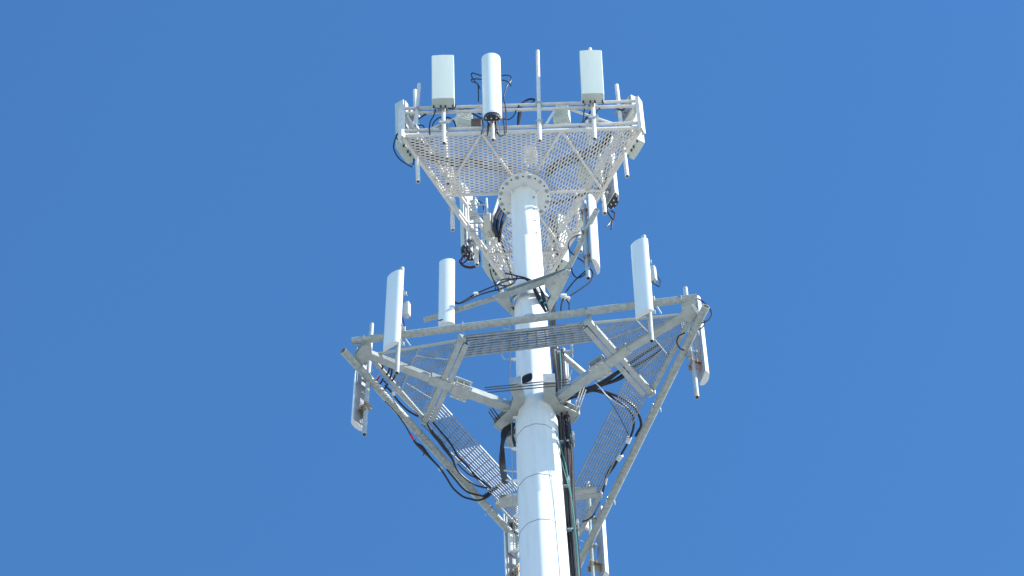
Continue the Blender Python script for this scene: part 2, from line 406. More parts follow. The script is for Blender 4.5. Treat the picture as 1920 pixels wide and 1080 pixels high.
for k in range(3):
    o = V3((.02*k, .0, .075*k)); m = MB(); m.tube(H(916, 772, zk)+o, H(940, 806, zk)+o, .009, 8); m.build('threaded_rod', RODM, plat)
    m = MB(); m.tube(H(1079, 786, zk)+o*-1+ZU*.15*k, H(1099, 730, zk)-o+ZU*.15*k, .011, 8); m.build('threaded_rod', STEEL, plat)
for c0 in (LR, RR):
    d = (-V3((c0.x, c0.y, 0))).normalized(); s = d.cross(ZU)
    m = MB(); m.prism([c0-d*.12-ZU*.11+s*.006, c0+d*.1-ZU*.11+s*.006, c0+d*.1+ZU*.14+s*.006, c0-d*.02+ZU*.14+s*.006], -s*.012); m.box(c0+d*.09+ZU*.02, d*.008, s*.11, ZU*.12); m.build('arm_bracket', GALV, plat)

# ------------------------------------------------------------------ upper triangular platform
U = [H(753, 254, HU), H(1203, 239.5, HU), H(988, 586, HU)]
top = empty('antenna_platform', (0, 0, HU), 'white painted triangular platform with expanded metal deck and double pipe rails at the mast top', 'platform', 'antenna platforms on the mast')
cen = sum(U, V3((0, 0, 0)))/3
def lat(i, t): return U[i].lerp(U[(i+1) % 3], t)
inner_off = .03
for i in range(3):
    a, b = U[i], U[(i+1) % 3]; d = (b-a).normalized(); out = d.cross(ZU).normalized()
    m = MB(); m.bar(a, b, .05, .05); ch = m.build('deck_chord', TRUSS, top, bevel=.004)
    for dz, r in ((.165, .028), (.76, .028), (.93, .026)):
        m = MB(); m.tube(a+d*.02+ZU*dz+out*.0, b-d*.02+ZU*dz, r, 12); m.build('rail_pipe', TRUSS, top)
    # web diagonals of the rail
    for (t0, z0, t1, z1) in ((.335, .93, .1, .18), (.66, .93, .595, .18), (.66, .93, .9, .18), (.02, .76, .06, .2)):
        m = MB(); m.bar(a.lerp(b, t0)+ZU*z0-out*.03, a.lerp(b, t1)+ZU*z1-out*.03, .032, .032); m.build('rail_brace', TRUSS, top)
    # corner posts
    for e, sg in ((a, 1), (b, -1)):
        q = e+d*sg*.0+out*.01
    # lattice of deck beams
    for t in ((1/3, 2/3)):
        pass
for i in range(3):
    P1_, P2_ = lat(i, 1/3), lat(i, 2/3); Q1, Q2 = lat((i+1) % 3, 1/3), lat((i+2) % 3, 2/3)
    m = MB(); m.bar(P2_-ZU*.0, Q1, .036, .04); m.build('deck_beam', TRUSS, top)
    d = (cen-P2_).normalized(); 
    for P in (P1_, P2_):
        d = (cen-P).normalized(); m = MB(); m.bar(P-ZU*.003, cen-d*.33-ZU*.003, .036, .04); m.build('deck_beam', TRUSS, top)
for i in range(3):
    p = U[i]; dd = (p-cen).normalized(); dd.z = 0; s = dd.cross(ZU)
    m = MB(); m.box(p+dd*.02+ZU*.42, s*.06, dd*.008, ZU*.56); m.box(p+dd*.0+s*.055+ZU*.42, s*.006, dd*.03, ZU*.56); m.box(p+dd*.0-s*.055+ZU*.42, s*.006, dd*.03, ZU*.56); m.build('corner_post', TRUSS, top)
N2 = lat(0, 2/3); L1 = lat(2, 2/3); L2 = lat(2, 1/3)
zd = HU+.035
dirN = U[1]-U[0]; dirR = U[2]-U[1]; dirL = U[0]-U[2]
for poly, u in (([U[0], N2, cen, L1], dirN), ([N2, U[1], U[2], cen], dirR), ([cen, U[2], L2], dirL)):
    m = MB(); expanded(m, poly, zd, u, .047, .150, .0195, .004, .45); m.build('mesh_deck', MESHM, top, sharp=80)
m = MB(); m.tube((0, 0, ZF+.072), (0, 0, HU+.03), .36, 32); m.build('deck_hub', TRUSS, top)

# ------------------------------------------------------------------ antennas
def prof_curved(w, d, n=14):        # rounded front (+y local), flat back
    pts = [(-w/2, 0)]
    for i in range(n+1):
        a = pi*i/n; pts.append((-w/2*cos(a)*1.0, d*.12+d*.88*abs(sin(a))**.95))
    pts.append((w/2, 0)); return pts
def prof_box(w, d):
    c = .008; return [(-w/2, 0), (-w/2, d-c), (-w/2+c, d), (0, d+.008), (w/2-c, d), (w/2, d-c), (w/2, 0)]
def prof_round(w, d, n=26): return [(w/2*cos(2*pi*i/n), w/2+w/2*sin(2*pi*i/n)) for i in range(n)]
def body(B, T, face, prof, inset=.0):
    z = (T-B).normalized(); f = V3(face); f = (f-z*f.dot(z)).normalized(); x = f.cross(z).normalized()
    m = MB(); n = len(prof); cx = sum(p[0] for p in prof)/n; cy = sum(p[1] for p in prof)/n
    rings = []
    for q, sc in ((B+z*.0, .955), (B+z*.006, .985), (B+z*.02, 1), (T-z*.02, 1), (T-z*.006, .985), (T, .955)):
        rings.append([q+x*(cx+(a-cx)*sc)+f*(cy+(b-cy)*sc) for a, b in prof])
    vs = [p for r in rings for p in r]; k = len(rings)
    m.add(vs, [(i*n+j, i*n+(j+1) % n, (i+1)*n+(j+1) % n, (i+1)*n+j) for i in range(k-1) for j in range(n)]+[tuple(range(n)), tuple((k-1)*n+j for j in range(n))])
    return m, z, f, x
def antenna(name, label, pt, pb, crossP, z0, z1, face, w, d, kind='curved', gap=.16, m_body=None, m_pipe=None, r=.032, group=None, brackets=(.14, .84), bmat=None, shift=0, tiltdeg=0, cat='antenna', lug=True, capped=True):
    """pt, pb: top and bottom picture points of its upright pipe; crossP: where the pipe is clamped."""
    y = crossP.y
    A, B = Vp(*pt, y), Vp(*pb, y); ax = (A-B).normalized()
    e = empty(name, B, label, cat, group)
    m = MB(); m.tube(B, A, r, 16, hollow=.82); pipe = m.build('mounting_pipe', m_pipe or GALV, e)
    f = V3((face[0], face[1], 0)).normalized(); s = f.cross(ZU).normalized()
    def at(z): return B+ax*((z-B.z)/ax.z)
    Q0, Q1 = at(z0)+f*gap+s*shift, at(z1)+f*(gap+math.tan(radians(tiltdeg))*(z1-z0))+s*shift
    prof = {'curved': prof_curved, 'box': prof_box, 'round': prof_round}[kind](w, d)
    m, zz, ff, xx = body(Q0, Q1, f, prof); rad = m.build('radome', m_body or RAD, e, sharp=40)
    if kind != 'round':
        m = MB(); m.box((Q0+Q1)/2-ff*.012, xx*w*.42, ff*.011, (Q1-Q0)*.485); m.build('back_plate', BACK, rad)
    n = len(prof)
    if kind == 'curved' and capped:
        # end cap lip
        pr = [(a*1.012, b*1.01-.001) for a, b in prof]
        m = MB(); m.prism([Q0+xx*a+ff*b-zz*.012 for a, b in pr], zz*.045); m.build('end_cap', CAPM, rad)
    for k, t in enumerate(brackets):
        C_ = Q0.lerp(Q1, t); P = at(C_.z); b = MB()
        b.box(P+f*(gap*.5), f*(gap*.5), s*.03, ZU*.004); b.box(P+f*(gap*.5)+ZU*.05, f*(gap*.5), s*.03, ZU*.004); b.box(P+f*(gap-.016)+ZU*.025, s*.07, f*.006, ZU*.045); b.box(P+f*(r+.008)+ZU*.025, s*.07, f*.006, ZU*.04)
        b.box(P-f*(r+.008)+ZU*.025, s*.07, f*.006, ZU*.04); b.tube(P-f*(r+.05)+s*.055+ZU*.025, P+f*(r+.07)+s*.055+ZU*.025, .007, 6); b.tube(P-f*(r+.05)-s*.055+ZU*.025, P+f*(r+.07)-s*.055+ZU*.025, .007, 6)
        if (bmat[k] if isinstance(bmat, (list, tuple)) else bmat) in (RUST, GOLD): b.box(P+f*gap*.45+s*.02-ZU*.06, f*.05, s*.008, ZU*.075); b.box(P-f*.03-s*.05-ZU*.05, f*.03, s*.007, ZU*.06)
        b.build('tilt_bracket', (bmat[k] if isinstance(bmat, (list, tuple)) else bmat) or GALV, e)
    if lug:
        y0 = crossP.z
        for dz in ((0,)):
            P = at(y0); b = MB(); b.box(P-f*(r+.012), s*.075, f*.007, ZU*.06); b.box(P+f*(r+.01), s*.075, f*.006, ZU*.03)
            for sg in (-1, 1): b.tube(P-f*(r+.16)+s*.058*sg, P+f*(r+.05)+s*.058*sg, .008, 6)
            b.build('pipe_clamp', GALV, e)
    return e, Q0, Q1, ff, xx
nN = (NP[1]-NP[0]).normalized().cross(ZU); nL = -((LP[1]-LP[0]).normalized().cross(ZU)); nR = ((RPp[1]-RPp[0]).normalized().cross(ZU))
nL.z = nR.z = nN.z = 0
if nL.x > 0: nL = -nL
if nR.x < 0: nR = -nR
if nN.y > 0: nN = -nN
GL = 'panel antennas on the lower platform'
off = RP+.035
def cross(px, py, z, n): return H(px, py, z)+n*off
def zat(px, py, y): return Vp(px, py, y).z
# near face, left and right
cp = cross(748, 627, NP[0].z, nN)
antenna('panel_antenna', 'white panel antenna with grey filter box behind, over left end of the long front pipe', (754, 503), (744, 700), cp, zat(738, 648, cp.y-.15), zat(742, 514, cp.y-.15), (-.50, -.866), .265, .07, group=GL, gap=.15, shift=.0)
cp2 = cross(1216, 570, NP[0].z, nN)
antenna('panel_antenna', 'white curved panel antenna over the right grating, its pipe crossing the sloping support arm', (1207, 443), (1222, 640), cp2, zat(1210, 588, cp2.y-.15), zat(1197, 454, cp2.y-.15), (-.48, -.877), .275, .07, group=GL, gap=.15)
# left face
cp3 = cross(690, 708, LP[0].z, nL)
antenna('panel_antenna', 'white panel antenna seen from its metal back outside the left tip, with yellow zinc bracket', (697, 608), (683, 815), cp3, zat(672, 797, cp3.y+.1), zat(682, 662, cp3.y+.1), (-.70, .714), .26, .075, group=GL, gap=.13, bmat=[GOLD, GALV])
cp4 = cross(957, 995, LP[0].z, nL)
antenna('panel_antenna', 'white panel antenna seen from behind, cut by the picture bottom left of the mast', (966, 930), (974, 1130), cp4, zat(958, 1104, cp4.y+.1), zat(958, 972, cp4.y+.1), (-.70, .714), .26, .075, group=GL, gap=.11, bmat=[GOLD, GOLD])
# right face
cp5 = cross(1300, 660, RPp[0].z, nR)
antenna('panel_antenna', 'narrow white panel antenna seen edge-on outside the right tip, with orange bracket', (1285, 540), (1307, 745), cp5, zat(1324, 714, cp5.y+.1), zat(1308, 572, cp5.y+.1), (.93, .36), .24, .085, group=GL, gap=.12, bmat=[RUST, GALV])
cp6 = cross(1106, 1022, RPp[0].z, nR)
antenna('panel_antenna', 'narrow white panel antenna seen edge-on low down, right of the cables', (1102, 905), (1115, 1120), cp6, zat(1133, 1088, cp6.y+.1), zat(1126, 965, cp6.y+.1), (.93, .36), .24, .085, group=GL, gap=.14, bmat=[GOLD, GALV])

# ------------------------------------------------------------------ middle pinwheel mount
mid = empty('pinwheel_mount', (0, 0, HM), 'galvanised three armed pinwheel mount clamped to the mast between both platforms', 'antenna mount')
A0, A1 = H(795, 600, HM), H(1050, 521, HM); B0, B1 = H(1026, 584, HM), H(1119, 393, HM); C0, C1 = H(930, 560, HM), H(1101, 705, HM)
for (a, b, r) in ((A0, A0.lerp(A1, .8), .04), (B0, B1, .043), (C0.lerp(C1, .55), C1, .045)):
    m = MB(); m.tube(a, b, r, 16, hollow=.85); m.build('arm_pipe', GALVD, mid)
def chan(a, b, w, h, name='channel_plate'):
    m = MB(); m.bar(a, b, w, .012); m.bar(a+ZU*h, b+ZU*h, w, .012); s = (b-a).normalized().cross(ZU).normalized()*(w/2-.006); m.bar(a-s+ZU*h*.5, b-s+ZU*h*.5, .012, h); m.build(name, GALV, mid)
chan(H(950, 553, HM-.08), H(1062, 514, HM-.08), .09, .10); chan(H(1020, 590, HM-.08), H(1066, 506, HM-.08), .085, .10); chan(H(935, 562, HM-.08), H(968, 592, HM-.08), .08, .10)
m = MB(); m.prism([H(1018, 528, HM-.1), H(1062, 505, HM-.1), H(1066, 520, HM-.1), H(1044, 565, HM-.1), H(1036, 560, HM-.1)], ZU*.014); m.build('gusset_plate', GALV, mid)
m = MB(); m.prism([H(922, 556, HM-.1), H(950, 546, HM-.1), H(960, 575, HM-.1), H(945, 575, HM-.1)], ZU*.014); m.build('gusset_plate', GALV, mid)
for k in range(3):
    a0 = radians(-60+120*k); pts = [V3((.31*sin(a0+radians(t)), -.31*cos(a0+radians(t)), HM-.06)) for t in range(-48, 49, 12)]
    mc = MB(); n_ = len(pts); mc.add(pts+[p*1 + ZU*.12 for p in pts]+[V3((p.x*.955, p.y*.955, p.z)) for p in pts]+[V3((p.x*.955, p.y*.955, p.z+.12)) for p in pts],
      [(i, i+1, n_+i+1, n_+i) for i in range(n_-1)]+[(2*n_+i, 3*n_+i, 3*n_+i+1, 2*n_+i+1) for i in range(n_-1)]+[(i, 2*n_+i, 2*n_+i+1, i+1) for i in range(n_-1)]+[(n_+i, n_+i+1, 3*n_+i+1, 3*n_+i) for i in range(n_-1)])
    mc.build('collar_plate', GALV, mid)
for q in ((1046, 517), (1038, 533), (1056, 515), (930, 558)):
    P = H(*q, HM-.1); m = MB(); m.tube(P-ZU*.03, P+ZU*.03, .014, 6); m.build('bolt', STEEL, mid)
for i in range(7):
    P = B0.lerp(B1, .12+.11*i)-ZU*.046; m = MB(); m.tube(P, P+ZU*.006, .009, 8); m.build('bolt', STEEL, mid)
GM = 'panel antennas on the pinwheel mount'
P7 = H(838, 587, HM)+V3((0, -.09, 0))
e7 = antenna('panel_antenna', 'upright white panel antenna above the long front pipe, between mast and left front antenna', (841, 495), (840, 603), P7, zat(839, 604, P7.y-.17), zat(839, 486, P7.y-.17), (-.12, -.99), .24, .065, group=GM, gap=.12, bmat=GALV)
Q_ = e7[1]; f_, x_ = e7[3], e7[4]; m = MB()
for k in range(3): c_ = Q_+x_*(-.055-.022*k)*-1*(1 if x_.x < 0 else -1)+f_*.066+ZU*(.07-.004*k); m.box(c_, x_*.0125, f_*.004, ZU*.009)
m.build('maker_mark', DARK, e7[0])
P8 = H(1099, 437, HM)+V3((.075, .0, 0))
antenna('panel_antenna', 'narrow white panel antenna with orange brackets hanging edge-on below the mesh deck', (1095, 378), (1103, 522), P8, zat(1124, 502, P8.y), zat(1118, 380, P8.y), (.96, -.28), .27, .075, group=GM, gap=.10, bmat=[RUST, RUST])
P9 = H(1078, 700, HM)+V3((-.02, .1, 0))
antenna('panel_antenna', 'mostly hidden white antenna with orange bracket behind the cable run, above the lower collar', (1056, 655), (1062, 760), P9, zat(1062, 752, P9.y+.1), zat(1058, 668, P9.y+.1), (-.3, .95), .2, .09, group=GM, gap=.10, bmat=[RUST, RUST])

# ------------------------------------------------------------------ upper platform antennas
GB = 'box antennas on the top platform'; GC = 'cylinder antennas on the top platform'; GP = 'spare pipes on the top platform rails'
def face_pt(i, t, out=.09, dz=.165):
    a, b = U[i], U[(i+1) % 3]; d = (b-a).normalized(); o = d.cross(ZU).normalized(); return a.lerp(b, t)+o*out+ZU*dz, o
def zoff(px, py, i, t): P, o = face_pt(i, t); return zat(px, py, P.y)
# reference heights from the near face
Pn, on = face_pt(0, .17); zb0, zb1 = zat(836, 183, Pn.y-.25), zat(835, 102, Pn.y-.25)
zp0, zp1 = zat(832, 270, Pn.y), zat(831, 160, Pn.y)
Pc, _ = face_pt(0, .37); zc0, zc1 = zat(921, 206, Pc.y-.24), zat(919, 94.5, Pc.y-.24)
def pipe_pts(P, z0, z1): return pix(V3((P.x, P.y, z1))), pix(V3((P.x, P.y, z0)))
def boxant(label, i, t, pt=None, pb=None, dzz=0, gap=.08):
    P, o = face_pt(i, t)
    if pt is None: pt, pb = pipe_pts(P, zp0, zp1)
    e, Q0, Q1, f, x = antenna('box_antenna', label, pt, pb, P, zb0+dzz, zb1+dzz, o, .355, .16, 'box', gap, RADG, TRUSS, .033, GB, brackets=(.08, .7))
    # connectors
    for k, (a, b) in enumerate(((-.15, .03), (.15, .03), (-.03, .03), (.04, .03))):
        m = MB(); q = Q0+x*a+f*b; m.tube(q+ZU*.004, q-ZU*.05, .015, 8); m.build('connector', DARK, e)
    return e
boxant('pale green box antenna on the front rail, left of the white cylinder antenna', 0, .17, (831, 150), (832.5, 269))
boxant('pale green box antenna on the front rail, its white pipe tip poking above the top', 0, .79, (1106, 92), (1115, 261))
boxant('box antenna outside the right corner post, its sunlit end face seen edge-on', 1, .115, (1156, 160), (1176, 331), gap=.13, dzz=-.28)
boxant('pale box antenna on the right rail near the far corner, bottom showing beside the mast', 1, .82)
boxant('box antenna on the left rail near the far corner, hanging above the crossing black cables', 2, .17)
boxant('grey-green box antenna outside the left corner post, black cable looping round it', 2, .9, (778, 170), (784, 341), gap=.12, dzz=-.3)
def cylant(label, i, t, pt=None, pb=None):
    P, o = face_pt(i, t)
    if pt is None: pt, pb = pipe_pts(P, zp0+.05, zp1)
    e, Q0, Q1, f, x = antenna('cylinder_antenna', label, pt, pb, P, zc0, zc1, o, .30, .12, 'curved', .08 if i == 0 else .13, RAD if i != 2 else RADG, TRUSS, .033, GC, brackets=(.1, .7), capped=False)
    c = Q0+f*.045; pr = prof_curved(.285, .12, 24); rings = []
    for z, k in ((.012, 1), (-.055, 1), (-.085, .86)):
        rings.append([Q0+f*.006+ZU*z+x*a*k*(1 if q % 2 else .96)+f*(.045+(b-.045)*k*(1 if q % 2 else .95)) for q, (a, b) in enumerate(pr)])
    n = len(pr); m = MB(); m.add([p for q in rings for p in q], [(a*n+j, a*n+(j+1) % n, (a+1)*n+(j+1) % n, (a+1)*n+j) for a in range(2) for j in range(n)]+[tuple(range(n)), tuple(2*n+j for j in range(n))])
    m.build('base_cap', DARK, e, sharp=15)
    for k in range(6):
        q = c+x*(-.1+.04*k)+f*(.03 if k % 2 else -.025)-ZU*.08; m = MB(); m.tube(q, q-ZU*.05, .012, 8); m.build('connector', STEEL, e)
    return e, c, f, x
cA, cc, cf, cx_ = cylant('tall white cylinder antenna with ribbed black base in the middle of the front rail', 0, .37, (921, 130), (924.5, 263))
# small grey maker's mark low on the tube
m = MB()
for k in range(9):
    q = cc+cx_*(-.035+.0088*k)+V3((0, 0, .07))+cf*(.077-.0009*abs(k-4)); m.box(q, cx_*(.003 if k % 2 else .002), cf*.0015, ZU*(.004+.002*(k % 3 == 0)))
m.build('maker_mark', GREYU, cA)
cylant('white cylinder antenna with dark base hanging outside the right side of the mesh deck', 1, .37)
cylant('greenish cylinder antenna with black base below the open hatch on the left side', 2, .37)
def spare(label, i, t, pt=None, pb=None, sleeve=True, z0=None, z1=None, r=.03, mt=TRUSS, dz=.165, out=.07):
    P, o = face_pt(i, t, out, dz)
    if pt is None: pt, pb = pipe_pts(P, z0, z1)
    A, B = Vp(*pt, P.y), Vp(*pb, P.y); e = empty('spare_pipe', B, label, 'pipe', GP)
    m = MB(); m.tube(B, A, r, 14, hollow=.82); pp = m.build('pipe_body', mt, e)
    if sleeve: m = MB(); m.tube(B+(A-B)*.002+ZU*.06, B.lerp(A, .22), r*1.18, 14); m.build('sleeve', mt, e)
    for zz in (HU+.165, HU+.80):
        q = B+(A-B)*((zz-B.z)/(A.z-B.z)); d = (U[(i+1) % 3]-U[i]).normalized(); m = MB(); m.box(q-o*(r+.006), d*.06, o*.005, ZU*.035)
        for s in (-1, 1): m.tube(q-o*(r+.06)+d*s*.045, q+o*(r+.02)+d*s*.045, .006, 6)
        m.box(q+o*(r+.006), d*.055, o*.004, ZU*.02); m.build('pipe_clamp', GALV, e)
spare('tall bare white pipe standing on the front rail between cylinder antenna and right box antenna', 0, .57, (1008, 96), (1012, 264))
z0s, z1s = zat(1012, 264, face_pt(0, .57)[0].y), zat(1008, 160, face_pt(0, .57)[0].y)
spare('bare pipe on the right rail seen through the mesh deck', 1, .57, z0=z0s, z1=z1s)
spare('short bare pipe sticking down below the left edge of the deck, beside the open hatch', 2, .57, z0=z0s, z1=z1s)
spare('bare white pipe inside the left corner, just above the front rail', 2, .985, (786, 158), (780, 236), sleeve=False, out=-.15)
spare('bare upright pipe seen through the left mesh behind the left box antenna pipe', 0, .17, (834, 240), (840, 345), sleeve=False, out=-.75)
spare('bare upright pipe standing near the middle of the mesh behind the right front box antenna', 0, .72, (1100, 225), (1109, 275), sleeve=False, out=-.55)

# ------------------------------------------------------------------ radio units
def radio(name, label, c, face, w, h, d, mt=GREYU, fins=9, ubar=None, group=None, handle=True):
    c = V3(c); f = unit((face[0], face[1], 0)); x = f.cross(ZU)
    e = empty(name, c-ZU*h/2, label, 'radio unit', group)
    m = MB(); m.box(c, x*w/2, f*d/2, ZU*h/2); b = m.build('case', mt, e, bevel=.012)
    if fins:
        m = MB()
        for k in range(fins):
            m.box(c+f*(d/2+.014)+ZU*(h*.9)*(k/(fins-1)-.5), x*w*.46, f*.016, ZU*.004)
        m.box(c+f*(d/2+.003), x*w*.47, f*.004, ZU*h*.47); m.build('cooling_fins', mt, b)
    m = MB()
    m.box(c-f*(d/2+.02), x*w*.25, f*.019, ZU*h*.3); m.build('rear_bracket', GALV, e)
    for k in (-1, 0, 1):
        q = c+x*w*.28*k-ZU*h/2; m = MB(); m.tube(q+ZU*.002, q-ZU*.035, .012, 8); m.build('connector', STEEL, e)
    if handle:
        m = MB(); q = c+ZU*h/2; m.sweep([q-x*w*.3, q-x*w*.3+ZU*.03, q+x*w*.3+ZU*.03, q+x*w*.3], .006, 6); m.build('handle', GALV, e)
    return e
def sticker(e, c, f, w, h, m_):
    f = unit(f); x = f.cross(ZU); m = MB(); m.box(V3(c)+f*.002, x*w/2, f*.001, ZU*h/2); m.build('label_sticker', m_, e)
GR = 'small radio units behind the antennas'
radio('filter_unit', 'small pale grey filter unit behind the left front panel antenna', Vp(763, 581, cp.y+.14), (.9, -.43), .075, .36, .09, fins=0, group=GR)
radio('filter_unit', 'small pale grey filter unit behind the right front panel antenna', Vp(1224.5, 514, cp2.y+.14), (.9, -.43), .075, .38, .09, fins=0, group=GR)
radio('radio_unit', 'greenish finned radio unit behind the front rails, right of the tall bare pipe', Vp(1053, 218, .35), (-.2, -1), .27, .40, .14, RADG, 7, group='finned radio units on the top platform')
radio('radio_unit', 'greenish finned radio unit tilted behind the front rail, left of the white cylinder antenna', Vp(870, 226, .3), (.35, -1), .26, .34, .16, RADG, 5, group='finned radio units on the top platform')
radio('radio_unit', 'brown finned radio block just left of the white cylinder antenna base', Vp(893, 234, .2), (0, -1), .17, .16, .1, mat('brown_fins', (.16, .12, .10), .6), 5, group='finned radio units on the top platform', handle=False)
radio('radio_unit', 'pale radio box below the open hatch, between cylinder antenna and mast', Vp(918, 424, -.1+.6), (.9, -.5), .16, .55, .13, mat('cream_case', (.62, .58, .47), .5), 0, group='finned radio units on the top platform')
radio('radio_unit', 'slim grey radio unit left of the pale radio box under the hatch', Vp(886, 395, .75), (-.3, -1), .14, .45, .1, GREYU, 5, group='finned radio units on the top platform')
rl = radio('radio_unit', 'white radio unit behind the left tip panel antenna, with orange label', Vp(678, 712, cp3.y+.12), (.6, -.8), .13, .42, .06, TAPE, 0, group=GR)
sticker(rl, Vp(678, 700, cp3.y+.12)+unit((.6, -.8, 0))*.03+V3((.02, 0, .05)), (.6, -.8, 0), .06, .1, RUST)
radio('radio_unit', 'white radio unit between the right tip of the platform and the rightmost panel antenna', Vp(1284, 606, cp5.y+.05), (.6, -.8), .09, .30, .06, TAPE, 0, group=GR)
radio('radio_unit', 'white radio unit beside the mast, above the lower left panel antenna', Vp(960, 1018, cp4.y-.02), (.5, -.85), .11, .52, .06, TAPE, 0, group=GR)
radio('radio_unit', 'small white radio unit with dark base beside the lower right end of the platform', Vp(1098.5, 986, cp6.y-.12), (.3, -.95), .07, .19, .07, TAPE, 0, group=GR)
# ------------------------------------------------------------------ cables
ncab = [0]
def cable(label, pts, y, r=.011, mt=BLACK, group='black coax cables on the mast', name='coax_cable', cat='cable', taper=None, n=7, down=False):
    P = []
    for q in pts:
        yy = q[2] if len(q) > 2 else y
        P.append(Vp(q[0], q[1], yy))
    S = smooth(P, 6)
    if down:                            # carry on down the mast to the ground
        e = S[-1]; rad = V3((e.x, e.y, 0)).length
        for zz in (35, 20, 5, .05): S.append(V3((e.x, e.y, 0))*((rad+.0085*(e.z-zz))/rad)+V3((0, 0, zz)))
    if taper:
        rr_ = [r+(taper[1]-r)*math.exp(-((i/(len(S)-1)-taper[0])/taper[2])**2) for i in range(len(S))]
    else: rr_ = r
    m = MB(); m.sweep(S, rr_, n); o = m.build(name, mt, None); tag(o, label, cat, group); return o
def clamp(label, px, py, y, s=.035, mt=TAPE):
    P = Vp(px, py, y); m = MB(); m.box(P, (s*.5, 0, 0), (0, s*.6, 0), (0, 0, s*.5)); m.tube(P-V3((s*.9, 0, 0)), P+V3((s*.9, 0, 0)), .006, 6); m.box(P+V3((0, 0, s*.55)), (s*.75, 0, 0), (0, s*.4, 0), (0, 0, .004)); o = m.build('cable_clamp', mt); tag(o, label, 'clamp', 'small cable clamps')
yc = Pc.y
GT = 'thin cables on the top platform'
cable('black cable looping out left of the white cylinder antenna', [(903, 142), (896, 140), (885, 137), (885, 145), (890, 152), (896, 160), (897, 175), (897, 190)], yc, .010, group=GT)
cable('shorter black cable loop below it left of the white cylinder antenna', [(903, 149), (893, 148), (884, 149), (885, 153), (895, 157), (900, 166)], yc, .010, group=GT)
cable('dark cable curling right of the white cylinder antenna down to the front rail', [(938, 143), (947, 141), (957, 143), (958, 151), (950, 162), (946, 175), (944, 184), (947, 197), (949, 215), (949, 248)], yc+.05, .010, group=GT)
cable('short black cable hook right of the white cylinder antenna', [(938, 150), (946, 151), (954, 155), (958, 161)], yc+.05, .010, group=GT)
cable('second cable hanging right of the white cylinder antenna base', [(939, 196), (942, 215), (945, 235), (946, 250)], yc+.02, .010, group=GT)
cable('cable swinging from cylinder antenna base up to the top rail', [(938, 220), (944, 223), (955, 223.5), (964, 216), (969, 204), (977, 194), (990, 187), (1003, 188)], yc+.1, .010, group=GT)
cable('second cable arching over the top rail left of the tall bare pipe', [(972, 202), (980, 192), (992, 185.5), (1002, 186), (1000, 191), (985, 198)], yc+.15, .010, group=GT)
cable('thick black cable leaning behind the front rails left of the tall bare pipe', [(990, 187), (982, 193), (977, 205), (973.5, 222), (971.5, 238)], .1, .022, taper=(.6, .042, .25), group=GT)
for k, (a, b, c, d) in enumerate(((904, 226, 902, 252), (909, 228, 906, 251), (913, 228, 915, 250), (929, 226, 934, 250), (933, 224, 938, 252), (918, 228, 914, 254), (927, 228, 928, 252))):
    o = cable('thin cable hanging from the black base of the cylinder antenna', [(a, b-6), ((a+c)/2+(-1)**k*2, (b+d)/2), (c, d)], yc-.02*k+.05, .009, [BLACK, STEEL][k in (1, 4)], group='cables below the cylinder antenna base')
cable('cable curling below the white cylinder antenna toward the deck', [(925, 228), (926, 240), (932, 250), (940, 255), (948, 251)], yc+.03, .009, group=GT)
yb = Pn.y
cable('round black cable loop hanging under the left front box antenna', [(824, 241), (825, 231), (831, 222), (839, 220), (848, 224), (853, 232), (855, 241)], yb+.12, .012, group=GT)
cable('black cable arching left under the left front box antenna', [(811, 236), (813, 230), (821, 222), (832, 219), (838, 222)], yb+.2, .010, group=GT)
cable('black cable dropping from the left front box antenna to the lower rail', [(816, 196), (816, 206), (813, 217), (807, 228), (805, 240), (806, 252)], yb+.05, .010, group=GT)
cable('black cable sagging from left corner toward the left box antenna', [(780, 226), (788, 221), (797, 215), (808, 211)], yb+.1, .012, group=GT)
cable('small black cable loop by the left corner of the front rail', [(778, 238), (783, 235), (791, 235), (795, 238), (794, 243)], yb+.1, .010, group=GT)
cable('cable tangle line below the left front box antenna bottom', [(816, 200), (825, 205), (838, 203), (850, 204), (855, 197)], yb+.08, .012, group=GT)
cable('dark cable crossing behind the rail toward the cylinder antenna', [(856, 200), (872, 203), (888, 207), (901, 214)], yb+.2, .012, group=GT)
cable('second dark cable crossing behind the rail toward the cylinder antenna', [(858, 203), (874, 208), (888, 214), (902, 222)], yb+.25, .014, group=GT)
cable('black cable bowing outward round the left corner box antenna', [(748, 236), (749, 246), (742, 258), (738, 274), (741, 286), (750, 299), (763, 308), (773, 312.5), (776, 304)], U[0].y+.2, .011, group=GT)
cable('short black cable curve inside that bow at the left corner', [(749, 247), (743, 254), (745, 261), (752, 265)], U[0].y+.2, .010, group=GT)
yr = face_pt(0, .79)[0].y
cable('black cable dropping steeply from the right front box antenna', [(1097, 192), (1095, 210), (1093, 226), (1086, 238)], yr+.1, .010, group=GT)
cable('black cable slanting left from the right front box antenna', [(1134, 188), (1128, 199), (1115, 213), (1098, 225), (1085, 234)], yr+.1, .010, group=GT)
cable('black cable beside the right front box antenna pipe', [(1108, 208), (1103, 216), (1095, 228), (1090, 238)], yr+.15, .013, group=GT)
cable('dark cable tangle at the right end of the top rail', [(1148, 200), (1158, 204), (1168, 206), (1176, 199)], yr+.2, .016, group=GT)
